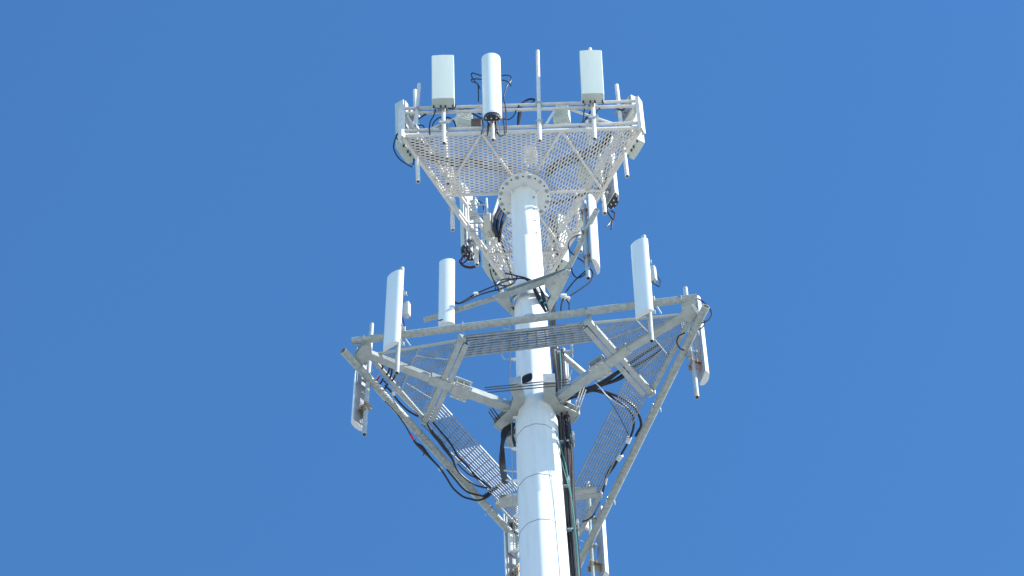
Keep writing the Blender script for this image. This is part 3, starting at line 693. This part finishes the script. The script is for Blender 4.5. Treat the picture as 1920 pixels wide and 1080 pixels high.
# cables lying on the mesh deck
zc_ = HU+.07
def deck_cable(label, pts, r=.02):
    P = smooth([H(*q, zc_+r*.5) for q in pts], 6); m = MB(); m.sweep(P, r, 7); tag(m.build('coax_cable', BLACK), label, 'cable', 'cables lying on the mesh deck')
for k in range(3):
    deck_cable('black cable lying across the left half of the mesh deck, seen through its holes', [(775, 262+k*5), (800, 285+k*5), (835, 298+k*6), (880, 299+k*6), (925, 306+k*6), (960, 313+k*6)])
    deck_cable('black cable lying across the right half of the mesh deck, seen through its holes', [(1022, 318+k*7), (1050, 300+k*7), (1090, 285+k*7), (1125, 268+k*7), (1145, 248+k*4)])
deck_cable('black cable on the far deck strip right of the flange', [(1030, 382), (1060, 376), (1092, 365), (1128, 352), (1140, 330)], .025)
deck_cable('black cable on deck right of the mast near the far corner', [(1036, 420), (1030, 405), (1045, 440), (1036, 455)], .022)
deck_cable('black cable lying along the far left side of the deck beside the hatch', [(935, 440), (945, 470), (955, 500), (965, 530)], .022)
deck_cable('black cable on the deck near the left corner', [(768, 270), (785, 262), (800, 275), (812, 262)], .018)
# trunks dropping from the hatch
for k, pts in enumerate(([(940, 388), (930, 405), (927, 424), (931, 443)], [(944, 392), (935, 408), (932, 426), (935, 444)], [(947, 398), (941, 415), (938, 435), (936, 452)])):
    cable('thick black trunk cable dropping from the hatch beside the flange', pts, .42+.05*k, .026, group='trunk cables below the hatch')
GH = 'loose cables round the left cylinder antenna'
y2 = face_pt(2, .37)[0].y
cable('black loop hanging below the left cylinder antenna base', [(867, 484), (862, 490), (868, 499), (880, 502.5), (890, 501), (898, 494), (899.5, 483), (896, 470)], y2+.1, .012, group=GH)
cable('dark red cable loop just inside the one below the left cylinder antenna', [(866, 486), (866, 494), (873, 499), (884, 500), (893, 496), (897, 488)], y2+.12, .011, mat('dark_red_cable', (.12, .01, .02), .5), group=GH)
cable('black cable falling right of the left cylinder antenna', [(874, 404), (877, 430), (877, 456), (873, 472), (866, 484)], y2, .013, group=GH)
cable('black cable arch under the hatch beside the cylinder antenna', [(893, 376), (901, 379), (907, 389), (906, 400), (904, 408)], y2, .012, group=GH)
cable('second black cable under the hatch, lower and nearer the left rail', [(880, 380), (870, 392), (866, 406), (868, 420), (874, 432)], y2+.05, .012, group=GH)
cable('black cable zigzag between cylinder antenna and pale radio box', [(893, 436), (897, 448), (904, 458), (910, 466), (914, 474)], y2+.1, .016, group=GH)
cable('thin cable bend right of the pale radio box', [(911, 458), (912, 448), (920, 443), (924, 444)], y2+.2, .010, group=GH)
cable('black cable curving at the left cylinder base toward the rail', [(881, 472), (879, 483), (873, 490), (868, 494)], y2+.05, .011, group=GH)
cable('brown cable strip outside the far left rail', [(917, 503), (920, 514), (925, 526), (930, 535)], y2+.9, .012, group=GH)
cable('dark cable tangle at the base of the right cylinder antenna', [(1128, 378), (1134, 388), (1142, 402), (1150, 412), (1152, 400), (1146, 395)], face_pt(1, .37)[0].y+.0, .013, group='loose cables round the right cylinder antenna')
cable('second cable at the base of the right cylinder antenna', [(1136, 425), (1142, 420), (1148, 410), (1146, 430)], face_pt(1, .37)[0].y+.0, .012, group='loose cables round the right cylinder antenna')
# middle mount cables
ym = -.3; GX = 'cables across the pinwheel mount'
cable('black cable running from the upright left panel antenna across to the mast front', [(853, 566), (860, 569), (869, 565), (892, 551), (929, 535), (943, 529), (957, 524), (970, 522), (984, 523), (997, 533), (1005, 548), (1013, 565), (1023, 584)], ym, .012, taper=(.88, .034, .12), group=GX)
cable('lower of two black cables between left panel antenna and mast', [(853, 569), (868, 567), (896, 554), (918, 547), (940, 541), (956, 534), (968, 524), (967, 517), (947, 512.5)], ym, .012, group=GX)
cable('thick black cable tapering down the front of the mast to green tape', [(947, 512), (968, 517), (985, 521), (1000, 528), (1010, 536), (1016, 548), (1021, 563), (1028, 582)], ym-.02, .012, taper=(.82, .036, .12), group=GX)
cable('black cable coil left of the mast on the pinwheel arm', [(930, 534), (938, 526), (950, 523), (962, 524), (966, 529), (958, 534), (945, 536), (935, 534), (929, 541), (937, 546)], ym, .011, group=GX)
cable('thin dark cable drooping from the far left rail to the coil', [(919, 505), (922, 518), (928, 530), (934, 541)], ym+.3, .010, group=GX)
for px, py, l in ((1014.5, 565, 'left'), (1022, 570, 'right')):
    P = Vp(px, py, ym-.03); m = MB(); d = V3((.25, 0, -1)).normalized(); m.sweep([P-d*.012, P+d*.012], .024, 10); tag(m.build('tape_band', TEAL), f'{l} green tape band round a thick black cable on the mast', 'tape', 'green tape bands')
GY = 'cables at the right pinwheel arm'
yB = H(1075, 470, HM).y
cable('black cable arching left of the orange bracket', [(1092, 440), (1084, 441), (1074, 446), (1066, 457), (1068, 470), (1076, 478)], yB, .011, group=GY)
cable('short black cable from pinwheel arm to the hanging pipe', [(1083, 484), (1090, 488), (1098, 495)], yB-.1, .011, group=GY)
cable('black cable hook below the pinwheel arm', [(1071, 503), (1074, 513), (1081, 521), (1090, 519), (1098, 513)], yB-.2, .011, group=GY)
cable('black cable from the hanging pipe down to the clamps', [(1098, 508), (1090, 515), (1079, 525), (1068, 538), (1058, 552)], yB-.2, .011, group=GY)
cable('black cable bowing right under the hanging pipe end', [(1106, 503), (1111, 511), (1111, 519), (1105, 530), (1090, 541), (1078, 549), (1066, 556)], yB-.15, .011, group=GY)
cable('black cable dropping behind the long front pipe', [(1056, 560), (1053, 570), (1052, 583)], yB-.3, .014, group=GY)
cable('thin black cable bow beside the drop', [(1062, 562), (1067, 570), (1067, 580)], yB-.3, .010, group=GY)
clamp('white clamp at the crossing below the pinwheel arm', 1057, 556, yB-.3, .06); clamp('white clamp right of the crossing below the pinwheel arm', 1064, 560, yB-.3, .05)
clamp('white clamp on two cables left of the mast', 892, 552, ym, .05)
# left lower cables
yl = H(840, 880, HL).y
GLc = 'cables hanging along the left platform pipe'
def lc(label, pts, r=.016, dz=-.25, taper=None, mt=BLACK, group=GLc):
    P = smooth([H(q[0], q[1], HL+dz) for q in pts], 6)
    rr_ = [r+(taper[1]-r)*math.exp(-((i/(len(P)-1)-taper[0])/taper[2])**2) for i in range(len(P))] if taper else r
    m = MB(); m.sweep(P, rr_, 8); tag(m.build('coax_cable', mt), label, 'cable', group)
lc('thin dark cable hanging outside the left pipe, between bracket and red tape', [(722, 752), (735, 765), (747, 779), (760, 798), (771, 818), (776, 826)], .010)
lc('thick black cable sagging outside the left pipe below the red tape', [(776, 826), (781, 832), (790, 839), (802, 853), (815, 867), (825, 878), (836, 894), (845, 909), (853, 919), (868, 931), (884, 936), (897, 938), (912, 933), (922, 925)], .015, taper=(.16, .034, .08))
lc('thick black cable with blue tape between left pipe and bar walkway', [(801, 794), (806, 803), (813, 815), (824, 827), (834, 841), (843, 853), (849, 862), (855, 877), (865, 890), (881, 903), (896, 911), (914, 915)], .014, taper=(.3, .030, .20))
lc('black cable hugging the lower edge of the left bar walkway', [(812, 792), (826, 809), (845, 832), (858, 855), (875, 872), (892, 893), (905, 903), (920, 915)], .014, dz=-.06)
lc('black cable appearing below the left pipe', [(838, 880), (846, 890), (856, 902), (866, 914), (880, 924), (905, 930)], .014)
lc('thin dark cable swinging under the left bar walkway', [(858, 870), (868, 880), (880, 890), (896, 897)], .009, dz=-.1)
lc('thick dark cable bend at the far end of the left walkway', [(893, 932), (905, 932), (917, 925), (930, 915), (945, 905)], .03, dz=.12)
lc('dark cable between left pipe and corner grating with a white highlight', [(722, 723), (735, 736), (745, 750), (756, 762), (768, 772), (784, 781)], .014, dz=0)
lc('second thin pale cable beside it under the corner grating', [(720, 716), (738, 730), (755, 748), (770, 763), (785, 777)], .009, dz=.02, mt=STEEL)
for k, (a, b, c, d, mt_) in enumerate(((712, 703, 705, 715, RED), (718, 710, 711, 721, BLACK), (731, 689, 725, 703, BLACK), (735, 690, 731, 710, BLACK), (741, 703, 735, 714, BLACK), (719, 714, 727, 722, BLACK), (726, 719, 720, 731, BLACK), (717, 685, 716, 692, BLACK))):
    lc(['short red cable stub near the left platform tip', 'short black cable stub beside the red one', 'black stub cable above the left corner grating', 'dark stub cable left of the antenna pipe end', 'short dark tie below the antenna pipe end', 'black cross cable near the left tip', 'second black cross cable near the left tip', 'tiny dark tie near the left arm'][k], [(a, b), ((a+c)/2+1, (b+d)/2), (c, d)], .013, dz=-.02, mt=mt_, group='short cable stubs near the left tip')
def band(name, label, px, py, z, q, r, mt, cat='tape', group=None):
    P = H(px, py, z); d = (H(*q, z)-P).normalized(); m = MB(); m.sweep([P-d*.05, P+d*.05], r, 10); tag(m.build(name, mt), label, cat, group)
band('tape_band', 'upper red tape band on the cable outside the left pipe', 772, 819, HL-.25, (776, 826), .017, RED, group='red tape bands')
band('tape_band', 'lower red tape band with loose end on the sagging black cable', 799, 850, HL-.25, (804, 856), .022, RED, group='red tape bands')
cable('loose red tape tail below the lower red band', [(800, 850), (795, 850), (794, 855)], H(799, 850, HL-.25).y, .008, RED, group=None, name='tape_tail', cat='tape')
clamp('white clamp on the sagging cable below the left pipe', 826, 879, yl-.1, .045); clamp('pale clamp joining cable and left bar walkway', 853, 864, H(853, 864, HL).y, .045); clamp('pale clamp at the edge of the left bar walkway', 864, 860, H(864, 860, HL).y, .045)
clamp('pale clamp between left pipe and corner grating', 738, 737, H(738, 737, HL).y, .05)
# right lower cables
GRc = 'cables under the right platform arm'
lc('thick black cable under the right arm running up to its corner grating', [(1050, 738), (1065, 735), (1085, 732), (1105, 727), (1120, 722), (1136, 714), (1154, 701), (1174, 687), (1200, 668), (1235, 646)], .022, dz=.1, taper=(.55, .036, .15), group=GRc)
lc('second thick black cable below it under the right arm', [(1052, 744), (1085, 737), (1110, 730), (1130, 722), (1154, 713), (1172, 702), (1185, 690), (1215, 672), (1245, 652)], .020, dz=.1, taper=(.6, .036, .12), group=GRc)
lc('thick black cable arching right through the right bar walkway', [(1055, 748), (1080, 738), (1100, 733.5), (1120, 732), (1142, 737), (1165, 746), (1186, 760), (1196, 774), (1201, 787), (1202, 799), (1196, 810), (1192, 818)], .020, dz=.1, group=GRc)
lc('black cable descending through the right bar walkway to the white tapes', [(1055, 752), (1085, 742), (1110, 733), (1134, 738), (1155, 749), (1175, 764), (1186, 779), (1188.5, 792), (1187, 805), (1181, 822), (1174, 836), (1164, 853), (1154, 868), (1145, 880), (1137, 894), (1134, 905), (1130, 923)], .017, dz=.1, taper=(.8, .036, .06), group=GRc)
lc('pale thin cable crossing below the right arm clamp', [(1115, 716), (1124, 725), (1138, 742), (1155, 754), (1172, 764)], .009, dz=.0, mt=STEEL, group=GRc)
lc('hair thin wire hanging below the right walkway', [(1130, 733), (1142, 750), (1155, 770), (1166, 790), (1176, 810), (1180, 822)], .004, dz=.0, group=GRc)
for px, py, q, l in ((1179, 825, (1177, 830), 'upper'), (1162, 858, (1159, 862), 'middle'), (1136, 903, (1135, 908), 'lowest')):
    band('tape_band', f'{l} white tape band on the cable beside the right pipe', px, py, HL+.1, q, .034 if l != 'lowest' else .018, TAPE, group='white tape bands')
cable('black cable loop curving off the far right platform end', [(1125, 942), (1119, 955), (1111, 968), (1101, 975), (1092, 978)], H(1110, 965, HL).y-.1, .012, group=GRc)
ytp = H(1318, 590, HL).y
cable('black cable loop round the right tip of the platform', [(1309, 560), (1318, 566), (1330, 577), (1334, 590), (1328, 600), (1316, 606)], ytp, .011, group=GRc)
cable('small black cable ring left of the right tip pipe', [(1284, 624), (1273, 630), (1269, 641), (1274, 652), (1283, 657)], ytp+.2, .011, group=GRc)
cable('black cable short arm behind the right tip antenna', [(1318, 597), (1321, 606), (1317, 614), (1310, 618)], ytp+.1, .010, group=GRc)
cable('black cable loop behind the right front panel antenna filter', [(1233, 519), (1238, 528), (1236, 537), (1228, 533), (1219, 526)], cp2.y+.15, .009, group=GRc)
cable('blue black cable behind the left front panel antenna', [(751, 587), (756, 600), (761, 618)], cp.y+.1, .011, mat('blue_cable', (.02, .04, .2), .5), group=GLc)
for k, (a, b, c, d, yy, lab) in enumerate(((751, 623, 769, 648, cp.y+.05, 'left'), (1222, 560, 1240, 588, cp2.y+.05, 'right'))):
    P, Q = Vp(a, b, yy), Vp(c, d, yy+.25); m = MB(); m.tube(P, Q, .012, 8); m.tube(P.lerp(Q, .05), P.lerp(Q, .2), .024, 8); tag(m.build('clamp_rod', GALV), f'bright threaded clamp rod behind the {lab} front panel antenna', 'rod', 'threaded clamp rods')
# vertical cable run on the right side of the mast
GV = 'vertical coax cables down the mast'
for k in range(11):
    f = k/10; yk = .24-.30*f*(1 if k % 2 else .7)
    px0, px1, px2, px3, px4 = 1034+20*f, 1043+20*f, 1048+25*f, 1056+25*f, 1064+24*f
    w_ = lambda: random.uniform(-1.3, 1.3)
    mtv = (BLACK, FADED)[k % 2] if k not in (3, 8) else mat('grey_conduit', (.22, .21, .2), .5, .2)
    top_ = [(px0-3, 560+w_()), (px0, 640+w_())] if k in (0, 2, 4) else [(px0+1, 655+w_())]
    cable(['black coax cable in the tight vertical run against the mast side', 'grey conduit in the vertical cable run against the mast side'][k in (3, 8)], top_+[(px1+w_(), 745), (px2+w_(), 850), (px3-3+w_(), 950), (px3+w_(), 1000), (px4, 1080), (px4+8, 1180)], yk, .018, mtv, down=True, group=GV if k not in (3, 8) else 'grey conduits down the mast')
for k in range(4):
    cable('black coax cable fanning out under the collar right of the mast', [(1052+k*4, 770), (1058+k*3.5, 800), (1060+k*3.6, 850), (1064+k*3.5, 900)], -.02+.05*k, .020, group=GV)
cable('teal wire wandering down the front of the vertical cable run', [(1041, 808), (1046, 818), (1053, 845), (1060, 870), (1067, 905), (1071, 930), (1074, 965), (1080, 1020), (1086, 1085), (1090, 1140)], -.32, .0065, TEAL, down=True, group='teal wires', name='ground_wire', cat='wire')
cable('second teal wire left of it along the mast edge', [(1043, 815), (1049, 850), (1057, 880), (1064, 905), (1071, 932), (1076, 968), (1082, 1022), (1087, 1100)], -.33, .006, TEAL, down=True, group='teal wires', name='ground_wire', cat='wire')
cable('teal wire glimpsed between the black cables above the collar', [(1050, 660), (1052, 690), (1053, 730)], -.1, .006, TEAL, group='teal wires', name='ground_wire', cat='wire')
for k in range(4):
    cable('thick black cable bowing out left of the mast below the collar', [(966-k*2, 795, .1), (952-k*3, 808, .12), (942-k*2.2+k*k*.8, 835, .2), (938+k*2.2, 862, .35), (940+k*2.2, 882, .6), (944+k*2, 905, 1.0)], .1, .022, group='thick cables bowing left of the mast')
cable('black cable bowing just left of the mast edge under the collar', [(962, 795), (960, 812), (964, 828), (968, 842)], .1, .022, group='thick cables bowing left of the mast')
for k, (px, py) in enumerate(((1052, 740), (1062, 828), (1053, 912), (1070, 993), (1060, 660))):
    P = Vp(px, py, .02); m = MB(); m.box(P, (.12, 0, 0), (0, .02, 0), (0, 0, .018)); m.tube(P+V3((.1, -.16, 0)), P+V3((.1, .1, 0)), .012, 6); m.box(P+V3((.1, -.1, 0)), (.02, 0, 0), (0, .015, 0), (0, 0, .03))
    tag(m.build('cable_hanger', GALV), ['steel cable hanger on the vertical run level with the lower collar', 'steel cable hanger on the vertical run below the collar bracket', 'steel cable hanger on the vertical run beside the far cross beam', 'lowest steel cable hanger on the vertical run', 'uppermost steel cable hanger on the vertical run under the front walkway'][k], 'hanger', 'steel cable hangers on the mast')
for px, py in ((948, 838), (947, 882), (951, 900)):
    P, Q = Vp(px-2, py, .1), Vp(970, py+2, .05); m = MB(); m.bar(P, Q, .02, .02); m.build('cable_standoff', GALV, mast)

# ------------------------------------------------------------------ more gear below the hatch and by the far corner
yh = .55
lad = empty('hatch_ladder', Vp(880, 425, yh), 'small pale steel ladder frame hanging in the open hatch left of the mast', 'ladder')
for px0, px1 in ((876, 880), (912, 918)):
    m = MB(); m.tube(Vp(px0, 372, yh), Vp(px1, 446, yh), .016, 8); m.build('side_rail', TRUSS, lad)
for py in (385, 402, 419, 434):
    m = MB(); m.tube(Vp(877+(py-372)*.05, py, yh), Vp(912+(py-372)*.08, py-1, yh), .012, 8); m.build('rung', GALV, lad)
br = MB(); br.bar(Vp(935, 372, .45), Vp(912, 448, .75), .035, .035); tag(br.build('hatch_brace', TRUSS), 'pale slanting brace beside the thick black cables in the hatch', 'brace')
spare('short galvanised pipe with dark end hanging between left cylinder antenna and pale radio box', 2, .3, (880, 395), (885, 487), sleeve=False, out=.0)
radio('radio_unit', 'white radio unit caught by sun through the mesh right of the mast', Vp(1049, 452, 1.0), (.6, -.8), .09, .5, .09, TAPE, 0, group='finned radio units on the top platform')
radio('radio_unit', 'pale radio unit low behind the mesh just right of the mast', Vp(1030, 478, 1.35), (-.3, -.95), .14, .3, .1, GREYU, 5, group='finned radio units on the top platform')
radio('radio_unit', 'greenish radio unit above the mesh under the right front box antenna', Vp(1095, 325, .35), (-.2, -1), .2, .4, .12, RADG, 6, group='finned radio units on the top platform')
radio('radio_unit', 'white radio unit above the mesh near the right corner', Vp(1140, 290, -.2), (-.2, -1), .12, .35, .1, TAPE, 0, group='finned radio units on the top platform')
radio('radio_unit', 'white radio unit above the mesh just behind the flange', Vp(995, 292, -.1), (-.2, -1), .2, .34, .12, TAPE, 5, group='finned radio units on the top platform')
radio('radio_unit', 'pale radio unit at the left end of the mesh beside the crossing beam', Vp(857, 352, .2), (-.2, -1), .18, .2, .1, GREYU, 4, group='finned radio units on the top platform')
for k, (lab, pts) in enumerate((('pale jumper cable on the mesh behind the flange, left one', [(985, 270), (988, 285), (983, 300), (990, 312)]), ('pale jumper cable on the mesh behind the flange, right one', [(1003, 268), (1000, 285), (1006, 298), (1004, 312)]),
        ('pale jumper cable slanting over the left part of the mesh', [(800, 262), (815, 285), (828, 305), (842, 325)]), ('second pale jumper cable slanting over the left part of the mesh', [(815, 270), (828, 292), (846, 312), (850, 335)]))):
    P = smooth([H(*q, HU+.12) for q in pts], 5); m = MB(); m.sweep(P, .016, 7); tag(m.build('jumper_cable', TAPE), lab, 'cable', 'pale jumper cables on the mesh deck')
GZ = 'cable tangle right of the mast near the far corner'
cable('black cable snaking behind the mesh right of the mast, upper one', [(1036, 440), (1042, 452), (1038, 466), (1046, 478)], 1.1, .014, group=GZ)
cable('black cable snaking behind the mesh right of the mast, lower one', [(1034, 470), (1042, 482), (1036, 494), (1042, 504)], 1.4, .014, group=GZ)
